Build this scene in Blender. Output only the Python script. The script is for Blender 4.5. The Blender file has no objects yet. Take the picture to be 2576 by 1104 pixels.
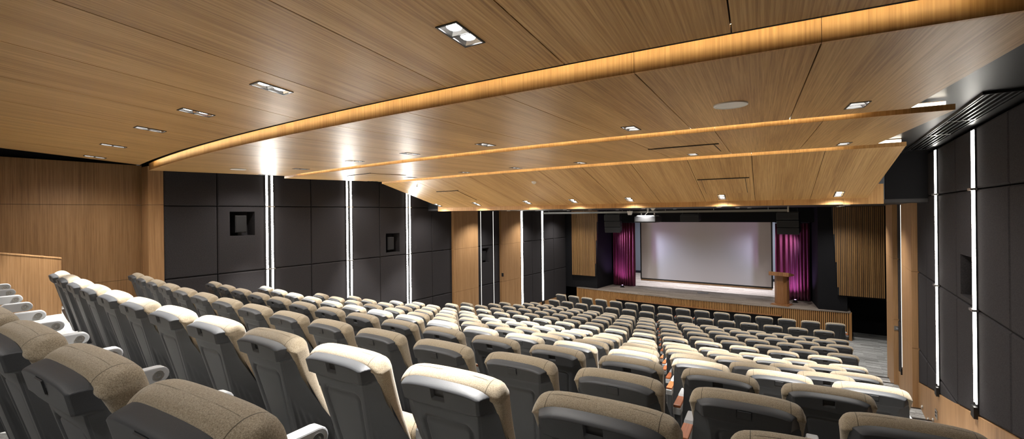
import bpy, math, random
from mathutils import Vector, Matrix
random.seed(7)
S = bpy.context.scene
COL = S.collection
ZO = 4.02                      # everything below is laid out about eye level; the flat floor ends up at z = 0
CX = -3.94                     # centre line of the hall
RA = 36.0                      # radius the rows, canopies and stage front follow
XL, XR = -9.18, 1.34           # side walls

# ------------------------------------------------------------------ helpers
def link(o, parent=None):
    COL.objects.link(o)
    if parent is not None:
        o.parent = parent
    return o

def tag(o, label=None, cat=None, group=None, kind=None):
    if label: o['label'] = label
    if cat: o['category'] = cat
    if group: o['group'] = group
    if kind: o['kind'] = kind
    return o

def empty(name, loc=(0, 0, 0), rz=0.0):
    o = bpy.data.objects.new(name, None)
    o.empty_display_size = 0.1
    o.location = loc
    o.rotation_euler = (0, 0, rz)
    return link(o)

class MB:
    """collects geometry and links it as one mesh object"""
    def __init__(self):
        self.v, self.f, self.uv = [], [], []
    def add(self, verts, faces, uvs=None):
        b = len(self.v)
        self.v += [tuple(p) for p in verts]
        for k, fc in enumerate(faces):
            self.f.append(tuple(b + i for i in fc))
            self.uv.append(uvs[k] if uvs else None)
        return self
    def box(self, x0, x1, y0, y1, z0, z1):
        v = [(x0, y0, z0), (x1, y0, z0), (x1, y1, z0), (x0, y1, z0), (x0, y0, z1), (x1, y0, z1), (x1, y1, z1), (x0, y1, z1)]
        return self.add(v, [(0, 3, 2, 1), (4, 5, 6, 7), (0, 1, 5, 4), (1, 2, 6, 5), (2, 3, 7, 6), (3, 0, 4, 7)])
    def prism(self, poly, axis, a, b):
        """poly of 2-D points extruded along axis (0,1,2) from a to b"""
        n = len(poly)
        def P(p, h):
            if axis == 0: return (h, p[0], p[1])
            if axis == 1: return (p[0], h, p[1])
            return (p[0], p[1], h)
        v = [P(p, a) for p in poly] + [P(p, b) for p in poly]
        f = [tuple(range(n)), tuple(range(2 * n - 1, n - 1, -1))]
        f += [(i, i + n, (i + 1) % n + n, (i + 1) % n) for i in range(n)]
        return self.add(v, f)
    def cyl(self, p0, p1, r, n=12, r1=None, caps=True):
        p0, p1 = Vector(p0), Vector(p1)
        d = (p1 - p0).normalized()
        a = d.orthogonal().normalized(); b = d.cross(a)
        r1 = r if r1 is None else r1
        v = []
        for p, rr in ((p0, r), (p1, r1)):
            for i in range(n):
                t = 2 * math.pi * i / n
                v.append(p + (a * math.cos(t) + b * math.sin(t)) * rr)
        f = [(i, (i + 1) % n, n + (i + 1) % n, n + i) for i in range(n)]
        if caps:
            f += [tuple(range(n - 1, -1, -1)), tuple(range(n, 2 * n))]
        return self.add(v, f)
    def ring(self, c, axis, r0, r1, h, n=20):
        """flat annulus with thickness h, about the axis vector"""
        c, d = Vector(c), Vector(axis).normalized()
        a = d.orthogonal().normalized(); b = d.cross(a)
        v = []
        for rr, hh in ((r0, 0), (r1, 0), (r1, h), (r0, h)):
            for i in range(n):
                t = 2 * math.pi * i / n
                v.append(c + d * hh + (a * math.cos(t) + b * math.sin(t)) * rr)
        f = []
        for k in range(4):
            for i in range(n):
                j = (i + 1) % n
                f.append((k * n + i, k * n + j, ((k + 1) % 4) * n + j, ((k + 1) % 4) * n + i))
        return self.add(v, f)
    def build(self, name, mat, parent=None, smooth=False, bevel=0.0, seg=2, fix=True, loc=None, kind=None):
        me = bpy.data.meshes.new(name)
        me.from_pydata(self.v, [], self.f)
        uvl = me.uv_layers.new(name='UVMap')
        for p in me.polygons:
            u = self.uv[p.index]
            n = p.normal
            for k, li in enumerate(p.loop_indices):
                if u:
                    uvl.data[li].uv = u[k]
                else:
                    c = me.vertices[me.loops[li].vertex_index].co
                    if abs(n.z) > 0.8: uvl.data[li].uv = (c.x, c.y)
                    elif abs(n.x) > abs(n.y): uvl.data[li].uv = (c.y, c.z)
                    else: uvl.data[li].uv = (c.x, c.z)
        if fix:
            import bmesh
            bm = bmesh.new(); bm.from_mesh(me)
            bmesh.ops.recalc_face_normals(bm, faces=bm.faces)
            bm.to_mesh(me); bm.free()
        if smooth:
            me.polygons.foreach_set('use_smooth', [True] * len(me.polygons))
        me.materials.append(mat)
        o = bpy.data.objects.new(name, me)
        link(o, parent)
        if loc: o.location = loc
        if kind: o['kind'] = kind
        if bevel:
            m = o.modifiers.new('bevel', 'BEVEL'); m.width = bevel; m.segments = seg; m.limit_method = 'ANGLE'
            m.angle_limit = math.radians(40)
        return o

def arc_pt(x, y0, R=RA, cx=CX):
    """y of the arc whose nearest point to the back of the hall is y0"""
    return y0 + R - math.sqrt(R * R - (x - cx) ** 2)

# ------------------------------------------------------------------ materials
def new_mat(name):
    m = bpy.data.materials.new(name); m.use_nodes = True
    nt = m.node_tree
    return m, nt, nt.nodes['Principled BSDF']

def plain(name, col, rough=0.5, metal=0.0, spec=0.5, noise=0.0, nscale=200.0, bump=0.0, emit=0.0, emcol=None, coat=0.0):
    m, nt, b = new_mat(name)
    b.inputs['Base Color'].default_value = (*col, 1)
    b.inputs['Roughness'].default_value = rough
    b.inputs['Metallic'].default_value = metal
    b.inputs['Specular IOR Level'].default_value = spec
    b.inputs['Coat Weight'].default_value = coat
    if emit:
        b.inputs['Emission Color'].default_value = (*(emcol or col), 1)
        b.inputs['Emission Strength'].default_value = emit
    if noise or bump:
        tc = nt.nodes.new('ShaderNodeTexCoord')
        n = nt.nodes.new('ShaderNodeTexNoise'); n.inputs['Scale'].default_value = nscale; n.inputs['Detail'].default_value = 3
        nt.links.new(tc.outputs['Object'], n.inputs['Vector'])
        if noise:
            r = nt.nodes.new('ShaderNodeValToRGB')
            r.color_ramp.elements[0].position = 0.3; r.color_ramp.elements[1].position = 0.7
            r.color_ramp.elements[0].color = (*[c * (1 - noise) for c in col], 1)
            r.color_ramp.elements[1].color = (*[min(1, c * (1 + noise)) for c in col], 1)
            nt.links.new(n.outputs['Fac'], r.inputs['Fac']); nt.links.new(r.outputs['Color'], b.inputs['Base Color'])
        if bump:
            bp = nt.nodes.new('ShaderNodeBump'); bp.inputs['Strength'].default_value = bump; bp.inputs['Distance'].default_value = 0.002
            nt.links.new(n.outputs['Fac'], bp.inputs['Height']); nt.links.new(bp.outputs['Normal'], b.inputs['Normal'])
    return m

def wood(name, dark, mid, light, rough=0.42, streak=(90, 1.2), spec=0.4, band=(5, 0.12), along=1):
    """oak veneer; the grain runs along the V (along=1) or U direction of the mesh's UV map, in metres"""
    m, nt, b = new_mat(name)
    N, Lk = nt.nodes.new, nt.links.new
    tc = N('ShaderNodeTexCoord')
    def noise(scale, detail, dist=0.0):
        mp = N('ShaderNodeMapping')
        sx, sy = scale
        if along == 0: sx, sy = sy, sx
        mp.inputs['Scale'].default_value = (sx, sy, 1)
        Lk(tc.outputs['UV'], mp.inputs['Vector'])
        n = N('ShaderNodeTexNoise'); n.inputs['Scale'].default_value = 1.0; n.inputs['Detail'].default_value = detail
        n.inputs['Distortion'].default_value = dist
        Lk(mp.outputs['Vector'], n.inputs['Vector'])
        return n.outputs['Fac']
    a, c, d = noise(streak, 4, 0.3), noise(band, 2, 0.6), noise((streak[0] * 4, streak[1] * 5), 2)
    m1 = N('ShaderNodeMath'); m1.operation = 'MULTIPLY_ADD'; m1.inputs[1].default_value = 0.55
    m2 = N('ShaderNodeMath'); m2.operation = 'MULTIPLY'; m2.inputs[1].default_value = 0.33
    Lk(c, m2.inputs[0]); Lk(a, m1.inputs[0]); Lk(m2.outputs[0], m1.inputs[2])
    m3 = N('ShaderNodeMath'); m3.operation = 'MULTIPLY_ADD'; m3.inputs[1].default_value = 0.22
    Lk(d, m3.inputs[0]); Lk(m1.outputs[0], m3.inputs[2])
    r = N('ShaderNodeValToRGB')
    e = r.color_ramp.elements
    e[0].position = 0.41; e[0].color = (*dark, 1)
    e[1].position = 0.68; e[1].color = (*light, 1)
    k = e.new(0.54); k.color = (*mid, 1)
    Lk(m3.outputs[0], r.inputs['Fac']); Lk(r.outputs['Color'], b.inputs['Base Color'])
    b.inputs['Roughness'].default_value = rough
    b.inputs['Specular IOR Level'].default_value = spec
    bp = N('ShaderNodeBump'); bp.inputs['Strength'].default_value = 0.12; bp.inputs['Distance'].default_value = 0.001
    Lk(m3.outputs[0], bp.inputs['Height']); Lk(bp.outputs['Normal'], b.inputs['Normal'])
    return m

M = {}
M['oak_ceiling'] = wood('oak_ceiling', (0.30, 0.158, 0.050), (0.46, 0.272, 0.098), (0.61, 0.390, 0.165), rough=0.40, spec=0.45)
M['oak_fascia'] = wood('oak_fascia', (0.38, 0.195, 0.066), (0.50, 0.275, 0.100), (0.60, 0.35, 0.14), rough=0.45)
M['oak_wall'] = wood('oak_wall', (0.155, 0.080, 0.032), (0.235, 0.128, 0.052), (0.31, 0.175, 0.078), rough=0.45)
M['oak_pilaster'] = wood('oak_pilaster', (0.27, 0.143, 0.060), (0.37, 0.208, 0.092), (0.46, 0.27, 0.13), rough=0.45)
M['oak_slat'] = wood('oak_slat', (0.26, 0.120, 0.038), (0.37, 0.185, 0.062), (0.47, 0.25, 0.090), rough=0.45)
M['oak_panel_slat'] = wood('oak_panel_slat', (0.16, 0.078, 0.026), (0.235, 0.122, 0.042), (0.31, 0.17, 0.062), rough=0.5)
M['walnut'] = wood('walnut', (0.15, 0.062, 0.022), (0.235, 0.105, 0.040), (0.32, 0.155, 0.065), rough=0.35, streak=(60, 1.5))
M['arm_wood'] = wood('arm_wood', (0.22, 0.062, 0.020), (0.31, 0.095, 0.032), (0.38, 0.125, 0.045), rough=0.35, streak=(160, 4))
M['black_felt'] = plain('black_felt', (0.033, 0.0305, 0.0325), rough=0.95, spec=0.15, noise=0.25, nscale=90, bump=0.25)
M['black_paint'] = plain('black_paint', (0.0085, 0.0085, 0.010), rough=0.8, spec=0.15)
M['dark_ceiling'] = plain('dark_ceiling', (0.012, 0.0115, 0.013), rough=0.38, spec=0.35)
M['soffit_grey'] = plain('soffit_grey', (0.017, 0.015, 0.0165), rough=0.6)
M['speaker_black'] = plain('speaker_black', (0.012, 0.013, 0.015), rough=0.5, noise=0.3, nscale=300)
M['speaker_grille'] = plain('speaker_grille', (0.008, 0.008, 0.009), rough=0.7, noise=0.6, nscale=500)
M['plastic'] = plain('grey_plastic', (0.047, 0.050, 0.055), rough=0.5, spec=0.4, noise=0.12, nscale=700, bump=0.18)
M['plastic_dark'] = plain('dark_plastic', (0.012, 0.012, 0.013), rough=0.5)
M['arm_grey'] = plain('arm_grey', (0.30, 0.31, 0.32), rough=0.38, spec=0.5)
M['metal'] = plain('brushed_metal', (0.55, 0.54, 0.52), rough=0.3, metal=1.0)
M['steel_pipe'] = plain('steel_pipe', (0.20, 0.20, 0.19), rough=0.4, metal=0.8)
M['black_metal'] = plain('black_metal', (0.015, 0.015, 0.016), rough=0.35, metal=0.5)
M['white_plastic'] = plain('white_plastic', (0.78, 0.77, 0.74), rough=0.4)
M['white_perforated'] = plain('white_perforated', (0.72, 0.71, 0.67), rough=0.6, noise=0.12, nscale=900)
M['reflector'] = plain('reflector', (0.85, 0.86, 0.88), rough=0.12, metal=1.0)
M['lamp'] = plain('lamp_glow', (1, 1, 1), emit=22.0, emcol=(1.0, 0.97, 0.93))
M['lamp_small'] = plain('lamp_small_glow', (1, 1, 1), emit=6.0, emcol=(1.0, 0.97, 0.93))
M['tube'] = plain('led_tube_glow', (1, 1, 1), emit=22.0, emcol=(1.0, 0.965, 0.90))
M['tube_soft'] = plain('led_tube_soft_glow', (1, 1, 1), emit=11.0, emcol=(1.0, 0.955, 0.87))
M['tube_dim'] = plain('led_tube_dim_glow', (1, 1, 1), emit=0.7, emcol=(1.0, 0.95, 0.85))
M['cove'] = plain('cove_glow', (1, 1, 1), emit=2.6, emcol=(1.0, 0.93, 0.78))
M['edge_led'] = plain('edge_led_glow', (1, 1, 1), emit=17, emcol=(1.0, 0.80, 0.46))
M['screen'] = plain('screen_cloth', (0.68, 0.62, 0.615), rough=0.8, spec=0.2)
M['back_wall'] = plain('back_wall_paint', (0.10, 0.105, 0.118), rough=0.8)
M['stage_lamp'] = plain('stage_lamp_glow', (0.6, 0.4, 0.9), emit=3.0, emcol=(0.75, 0.45, 1.0))

# woven chair fabric
def fabric(name, a, b_, seam):
    m, nt, b = new_mat(name)
    N, Lk = nt.nodes.new, nt.links.new
    tc = N('ShaderNodeTexCoord')
    n = N('ShaderNodeTexNoise'); n.inputs['Scale'].default_value = 380; n.inputs['Detail'].default_value = 4; n.inputs['Roughness'].default_value = 0.7
    Lk(tc.outputs['Object'], n.inputs['Vector'])
    r = N('ShaderNodeValToRGB'); r.color_ramp.elements[0].position = 0.36; r.color_ramp.elements[1].position = 0.64
    r.color_ramp.elements[0].color = (*a, 1); r.color_ramp.elements[1].color = (*b_, 1)
    Lk(n.outputs['Fac'], r.inputs['Fac'])
    out = r.outputs['Color']
    if seam:
        sp = N('ShaderNodeSeparateXYZ'); Lk(tc.outputs['Object'], sp.inputs['Vector'])
        ab = N('ShaderNodeMath'); ab.operation = 'ABSOLUTE'; Lk(sp.outputs['X'], ab.inputs[0])
        sb = N('ShaderNodeMath'); sb.operation = 'SUBTRACT'; sb.inputs[1].default_value = seam; Lk(ab.outputs[0], sb.inputs[0])
        ab2 = N('ShaderNodeMath'); ab2.operation = 'ABSOLUTE'; Lk(sb.outputs[0], ab2.inputs[0])
        lt = N('ShaderNodeMath'); lt.operation = 'LESS_THAN'; lt.inputs[1].default_value = 0.0012; Lk(ab2.outputs[0], lt.inputs[0])
        mx = N('ShaderNodeMix'); mx.data_type = 'RGBA'
        Lk(lt.outputs[0], mx.inputs['Factor']); Lk(out, mx.inputs['A']); mx.inputs['B'].default_value = (*[c * 0.45 for c in a], 1)
        out = mx.outputs['Result']
    Lk(out, b.inputs['Base Color'])
    b.inputs['Roughness'].default_value = 0.95
    b.inputs['Specular IOR Level'].default_value = 0.1
    b.inputs['Sheen Weight'].default_value = 0.25
    b.inputs['Sheen Roughness'].default_value = 0.6
    bp = N('ShaderNodeBump'); bp.inputs['Strength'].default_value = 0.35; bp.inputs['Distance'].default_value = 0.0015
    Lk(n.outputs['Fac'], bp.inputs['Height']); Lk(bp.outputs['Normal'], b.inputs['Normal'])
    return m
M['fabric'] = fabric('beige_wool', (0.195, 0.155, 0.100), (0.43, 0.362, 0.262), 0.170)

# carpet: grey, short streaks running across the hall
def carpet(name, cols, sx, sy):
    m, nt, b = new_mat(name)
    N, Lk = nt.nodes.new, nt.links.new
    tc = N('ShaderNodeTexCoord')
    mp = N('ShaderNodeMapping'); mp.inputs['Scale'].default_value = (sx, sy, 1)
    Lk(tc.outputs['Object'], mp.inputs['Vector'])
    br = N('ShaderNodeTexBrick')
    br.inputs['Scale'].default_value = 1.0; br.inputs['Mortar Size'].default_value = 0.0
    br.inputs['Brick Width'].default_value = 1.0; br.inputs['Row Height'].default_value = 1.0
    br.offset = 0.37
    br.inputs['Color1'].default_value = (*cols[0], 1); br.inputs['Color2'].default_value = (*cols[1], 1)
    Lk(mp.outputs['Vector'], br.inputs['Vector'])
    n = N('ShaderNodeTexNoise'); n.inputs['Scale'].default_value = 60; n.inputs['Detail'].default_value = 3
    Lk(tc.outputs['Object'], n.inputs['Vector'])
    mx = N('ShaderNodeMix'); mx.data_type = 'RGBA'; mx.blend_type = 'OVERLAY'; mx.inputs['Factor'].default_value = 0.6
    Lk(br.outputs['Color'], mx.inputs['A']); Lk(n.outputs['Fac'], mx.inputs['B'])
    Lk(mx.outputs['Result'], b.inputs['Base Color'])
    b.inputs['Roughness'].default_value = 0.95; b.inputs['Specular IOR Level'].default_value = 0.1
    return m
M['carpet'] = carpet('grey_streak_carpet', ((0.20, 0.20, 0.19), (0.46, 0.46, 0.45)), 2.2, 22)
M['stage_carpet'] = carpet('stage_floor', ((0.17, 0.14, 0.115), (0.26, 0.22, 0.185)), 1.2, 7)

# curtain velvet
m, nt, b = new_mat('burgundy_velvet')
b.inputs['Base Color'].default_value = (0.085, 0.006, 0.019, 1)
b.inputs['Roughness'].default_value = 0.75; b.inputs['Sheen Weight'].default_value = 0.35
b.inputs['Sheen Tint'].default_value = (0.8, 0.35, 0.6, 1); b.inputs['Specular IOR Level'].default_value = 0.2
M['velvet'] = m

# ------------------------------------------------------------------ seat rows
HS = 0.92                       # height of the slot in a chair's back above its floor
H = {1: 3.10, 2: 3.10, 3: 3.10, 4: 2.942, 5: 2.797, 6: 2.647, 7: 2.505, 8: 2.337, 9: 2.185, 10: 1.968, 11: 1.756,
     12: 1.529, 13: 1.296, 14: 1.068, 15: 0.853, 16: 0.619, 17: 0.40, 18: 0.18}
def row_y(k):
    y = 14.53 - 0.902 * (k - 1)
    return y + {2: -0.12, 3: -0.04, 17: 0.06}.get(k, 0)
RR, RCX, PITCH = 38.0, -4.0, 0.56
ROW_LAST = {1: 4.29, 0: 4.03}   # arc position of the seat at the right-hand end (odd / even rows)
def floor_z(k):
    return -H[k] - HS

def seat_pose(k, i):
    """i counts from the right-hand end of row k"""
    s = ROW_LAST[k % 2] - PITCH * i - (0.158 if k == 17 else 0)
    a = s / RR
    return (RCX + RR * math.sin(a), row_y(k) + RR * (1 - math.cos(a)), floor_z(k)), a

# ------------------------------------------------------------------ floor
def front_edge(k, x):
    """front edge of the platform of row k, at x"""
    return row_y(k - 1) + 0.30 + RR - math.sqrt(RR * RR - (x - RCX) ** 2)
def build_floor():
    xs = [-9.7 + 0.4 * i for i in range(29)]; xs[-1] = 1.72
    mb = MB()
    # flat part
    n = len(xs)
    v = [(x, 22.5, floor_z(1)) for x in xs] + [(x, front_edge(4, x), floor_z(1)) for x in xs]
    mb.add(v, [(n + i, n + i + 1, i + 1, i) for i in range(n - 1)])
    for k in range(4, 19):
        z0, z1 = floor_z(max(k - 1, 1)), floor_z(k)
        y1 = (lambda x: front_edge(k + 1, x)) if k < 18 else (lambda x: -4.4)
        v = [(x, front_edge(k, x), z0) for x in xs] + [(x, front_edge(k, x), z1) for x in xs] + [(x, y1(x), z1) for x in xs]
        f = [(n + i, n + i + 1, i + 1, i) for i in range(n - 1)] + [(2 * n + i, 2 * n + i + 1, n + i + 1, n + i) for i in range(n - 1)]
        mb.add(v, f)
    fl = mb.build('floor', M['carpet'], fix=False)
    tag(fl, 'grey streaked carpet floor stepping down in terraces to the stage', 'floor', kind='structure')
    for k in range(4, 19):
        nb = MB()
        z = floor_z(k)
        for (xa, xb) in ((-9.1, -7.9), (0.66, XR)):
            m_ = 5
            for q in range(m_ - 1):
                a, b_ = xa + (xb - xa) * q / (m_ - 1), xa + (xb - xa) * (q + 1) / (m_ - 1)
                ya, yb = front_edge(k, a), front_edge(k, b_)
                nb.add([(a, ya - 0.045, z + 0.004), (b_, yb - 0.045, z + 0.004), (b_, yb + 0.006, z + 0.004), (a, ya + 0.006, z + 0.004),
                        (a, ya + 0.006, z - 0.03), (b_, yb + 0.006, z - 0.03)], [(0, 1, 2, 3), (3, 2, 5, 4)])
        nb.build('step_nosing', M['black_metal'], fl)
    return fl
build_floor()

# ------------------------------------------------------------------ side walls
def wains(y):
    """top of the wood wainscot, following the rake"""
    return max(-3.50, min(-0.4, -2.92 + (10.1 - y) * 0.2175))
ZJ = [0.20, -1.05, -2.335]      # horizontal joints of the wall panels
ZT = 0.84
def panel_cells(y0, y1, hole=None):
    """padded panels between two vertical joints: yields polygons (y,z), clipped by the wainscot"""
    zs = [ZT] + ZJ + [-9]
    for a, b_ in zip(zs[:-1], zs[1:]):
        w0, w1 = wains(y0), wains(y1)
        if a <= max(w0, w1) * 1.0 and a <= min(w0, w1): continue
        lo0, lo1 = max(b_, w0), max(b_, w1)
        pts = []
        def clip(y, w): return max(b_, w)
        poly = []
        # bottom edge, possibly crossing the wainscot line
        if (b_ > w0) != (b_ > w1):
            yc = y0 + (b_ - w0) / (w1 - w0) * (y1 - y0)
            bot = [(y0, lo0), (yc, b_), (y1, lo1)]
        else:
            bot = [(y0, lo0), (y1, lo1)]
        if a < max(w0, w1):
            yc = y0 + (a - w0) / (w1 - w0) * (y1 - y0)
            if w0 > w1: bot = [(yc, a)] + [p for p in bot if p[0] > yc]; top = [(y1, a)]
            else: bot = [p for p in bot if p[0] < yc] + [(yc, a)]; top = [(y0, a)]
            poly = bot + top
        else:
            poly = bot + [(y1, a), (y0, a)]
        yield poly, (a, b_)

def felt_panel(poly, x, sgn, parent, hole=None):
    """a padded panel 4 cm thick with softened edges, on the wall plane x; sgn points into the room"""
    g = 0.004
    cy = sum(p[0] for p in poly) / len(poly); cz = sum(p[1] for p in poly) / len(poly)
    def inset(p, d):
        dy, dz = p[0] - cy, p[1] - cz
        return (p[0] - d * (1 if dy > 0 else -1), p[1] - d * (1 if dz > 0 else -1))
    L0 = [inset(p, g) for p in poly]; L1 = [inset(p, g + 0.004) for p in poly]; L2 = [inset(p, g + 0.022) for p in poly]
    n = len(poly)
    mb = MB()
    v = [(x, *p) for p in L0] + [(x + sgn * 0.026, *p) for p in L1] + [(x + sgn * 0.036, *p) for p in L2]
    f = []
    for q in range(2):
        f += [(q * n + i, q * n + (i + 1) % n, (q + 1) * n + (i + 1) % n, (q + 1) * n + i) for i in range(n)]
    if hole:
        (hy0, hy1, hz0, hz1, dep) = hole
        b0 = len(v)
        xo = x + sgn * 0.036
        v += [(xo, hy0, hz0), (xo, hy1, hz0), (xo, hy1, hz1), (xo, hy0, hz1)]
        v += [(x - sgn * dep, hy0, hz0), (x - sgn * dep, hy1, hz0), (x - sgn * dep, hy1, hz1), (x - sgn * dep, hy0, hz1)]
        o = 2 * n
        # outer rectangle order: (y0,lo) (y1,lo) (y1,hi) (y0,hi)
        f += [(o + i, o + (i + 1) % 4, b0 + (i + 1) % 4, b0 + i) for i in range(4)]
        f += [(b0 + i, b0 + (i + 1) % 4, b0 + 4 + (i + 1) % 4, b0 + 4 + i) for i in range(4)]
        f += [(b0 + 4, b0 + 5, b0 + 6, b0 + 7)]
    else:
        f += [tuple(range(2 * n, 3 * n))]
    mb.add(v, f)
    return mb.build('felt_panel', M['black_felt'], parent)

def led_fixture(name, x, sgn, y, zb, zt, label, group, thin=False):
    r = empty(name, (x, y, zb))
    tag(r, label, 'wall light', group)
    w = 0.03 if thin else (0.085 if sgn > 0 else 0.06)
    h = zt - zb
    mb = MB(); mb.box(-0.001, sgn * 0.016, -w, w, 0.0, h) if sgn > 0 else mb.box(sgn * 0.016, 0.001, -w, w, 0.0, h)
    mb.build('mounting_channel', M['black_metal'], r)
    offs = (0.0,) if thin else ((-0.052, 0.052) if sgn > 0 and y < 10 else (-0.036, 0.036))
    for dy in offs:
        t = MB(); rr = (0.006 if thin else (0.017 if y < 10 else 0.012)) if sgn > 0 else (0.004 if thin else 0.008)
        xc = sgn * 0.022
        t.box(min(sgn * 0.016, sgn * 0.024), max(sgn * 0.016, sgn * 0.024), dy - rr, dy + rr, 0.03, h - 0.01)
        t.build('light_tube', M['tube_dim'] if thin else (M['tube'] if sgn > 0 and y < 10 else M['tube_soft']), r, smooth=False)
    for zj in ZJ[:2]:
        if zb < zj < zt and not thin:
            c = MB()
            c.box(min(0, sgn * 0.05), max(0, sgn * 0.05), -w - 0.005, w + 0.005, zj - zb - 0.012, zj - zb + 0.012)
            c.build('tube_clip', M['metal'], r)
    e = MB(); e.box(min(0, sgn * 0.045), max(0, sgn * 0.045), -w, w, -0.12, 0.0)
    e.build('end_cap', M['black_metal'], r)
    return r

def wall_speaker(x, sgn, y, z, label):
    r = empty('wall_speaker', (x, y, z)); tag(r, label, 'speaker', 'speakers recessed in the side walls')
    mb = MB(); mb.box(-0.09, 0.09, -0.105, 0.105, 0.0, 0.33); mb.build('cabinet', M['speaker_black'], r, bevel=0.006)
    g = MB(); a, b_ = (0.09, 0.098) if sgn > 0 else (-0.098, -0.09)
    g.box(a, b_, -0.092, 0.092, 0.015, 0.315); g.build('grille', M['speaker_grille'], r)
    k = MB(); k.box(-0.02, 0.02, -0.03, 0.03, -0.055, 0.0); k.build('bracket', M['black_metal'], r)
    return r

NICHES_L = {(3.67, 4.59): (3.88, 4.33, -0.36, 0.10), (7.35, 8.28): (7.53, 7.98, -0.96, -0.47)}
NICHES_R = {(6.5, 7.36): (6.70, 7.17, -0.98, -0.52)}
def side_wall(name, x, sgn, joints, label, niches, y_end):
    mb = MB()
    t = 0.5
    # backing, with the niches left open by building it behind them
    mb.box(min(x, x - sgn * 0.02) - (0.3 if sgn > 0 else 0), max(x, x - sgn * 0.02) + (0.3 if sgn < 0 else 0), joints[0], y_end, floor_z(1) - 0.2, 1.6) if False else None
    xa, xb = (x - 0.40, x - 0.30) if sgn > 0 else (x + 0.30, x + 0.40)
    mb.box(xa, xb, joints[0] - 0.2, y_end, floor_z(1) - 0.2, 1.6)
    w = mb.build(name, M['black_paint'])
    tag(w, label, 'wall', kind='structure')
    for y0, y1 in zip(joints[:-1], joints[1:]):
        if y1 is None or y0 is None: continue
        if (y0, y1) in ((10.0, 11.15), (12.42, 13.6)): continue
        for poly, (a, b_) in panel_cells(y0, y1):
            hole = None
            for key, (h0, h1, g0, g1) in niches.items():
                if key == (y0, y1) and b_ < g0 and g1 < a and len(poly) == 4:
                    hole = (h0, h1, g0, g1, 0.27)
            felt_panel(poly, x, sgn, w, hole)
    return w
JL = [2.86, 3.67, 4.59, 5.51, 6.43, 7.35, 8.28, 9.18, 10.0, 11.15, 11.37, 12.04, 12.42, 13.6, 14.53, 15.27, 16.2, 17.25]
JR = [1.2, 2.0, 2.85, 3.75, 4.64, 5.52, 6.5, 7.36, 8.39, 9.25, 10.0, 11.15, 11.7, 12.42, 13.6]
NICHES_L[(11.37, 12.04)] = (11.46, 11.82, -1.60, -1.12)
wl = side_wall('wall_left', XL, 1, JL, 'long left wall of padded black felt panels', NICHES_L, 18.6)
wr = side_wall('wall_right', XR, -1, JR, 'right wall of padded black felt panels above an oak wainscot', NICHES_R, 13.6)
wall_speaker(XL - 0.13, 1, 4.11, -0.302, 'black wall speaker in the square niche nearest the rear, left wall')
wall_speaker(XL - 0.13, 1, 7.75, -0.902, 'black wall speaker in the middle square niche of the left wall')
wall_speaker(XL - 0.13, 1, 11.64, -1.542, 'black wall speaker in the niche between the two oak pilasters, left wall')
wall_speaker(XR + 0.13, -1, 6.95, -0.922, 'black wall speaker in the niche of the right wall')

# front part of the right wall, set further back
mb = MB(); mb.box(1.68, 1.80, 13.4, 18.6, floor_z(1) - 0.2, 1.2); mb.box(XR, 1.80, 13.45, 13.6, floor_z(1) - 0.2, 1.2)
tag(mb.build('trim_1', M['black_paint']), 'black return of the right wall beside the stage', 'wall return', kind='structure')

# wainscots
def wainscot(name, x, sgn, label, spans, trim):
    r = None
    mb = MB()
    for (y0, y1) in spans:
        ys = [y0 + (y1 - y0) * i / 12 for i in range(13)]
        xa, xb = sorted((x - sgn * 0.05, x + sgn * 0.045))
        poly = [(y, floor_z(1) - 0.1) for y in (y0, y1)] + [(y, wains(y)) for y in reversed(ys)]
        mb.prism(poly, 0, xa, xb)
    o = mb.build(name, M['oak_pilaster'])
    tag(o, label, 'wainscot', kind='structure')
    return o
wainscot('baseboard_left', XL, 1, 'oak wainscot along the foot of the left wall', [(2.9, 9.995), (11.155, 12.415), (13.605, 17.2)], None)
wainscot('baseboard_right', XR, -1, 'oak wainscot rising with the steps along the foot of the right wall', [(-3.9, 9.995), (11.155, 12.415)], None)

# pilasters
def pilaster(name, x, sgn, y0, y1, label, zt=0.12):
    r = empty(name, (x, y0, floor_z(1)))
    tag(r, label, 'pilaster', kind='structure')
    zs = [floor_z(1) - 0.1, -2.335, -1.045, zt + 0.03]
    for a, b_ in zip(zs[:-1], zs[1:]):
        mb = MB()
        xa, xb = sorted((x - sgn * 0.3, x + sgn * 0.115))
        mb.box(xa - x, xb - x, 0.0, y1 - y0, a + 0.0025 - floor_z(1), b_ - 0.0025 - floor_z(1))
        mb.build('veneer_panel', M['oak_pilaster'], r)
    return r
pilaster('trim_2', XL, 1, 10.0, 11.15, 'tall oak pilaster of the left wall, the one nearer the rear')
pilaster('trim_3', XL, 1, 12.42, 13.6, 'tall oak pilaster of the left wall, the one nearer the stage')
pilaster('trim_4', XR, -1, 10.0, 11.15, 'tall oak pilaster of the right wall beside the felt panels')
pilaster('trim_5', XR, -1, 12.42, 13.6, 'tall oak pilaster of the right wall nearer the stage')

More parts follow.
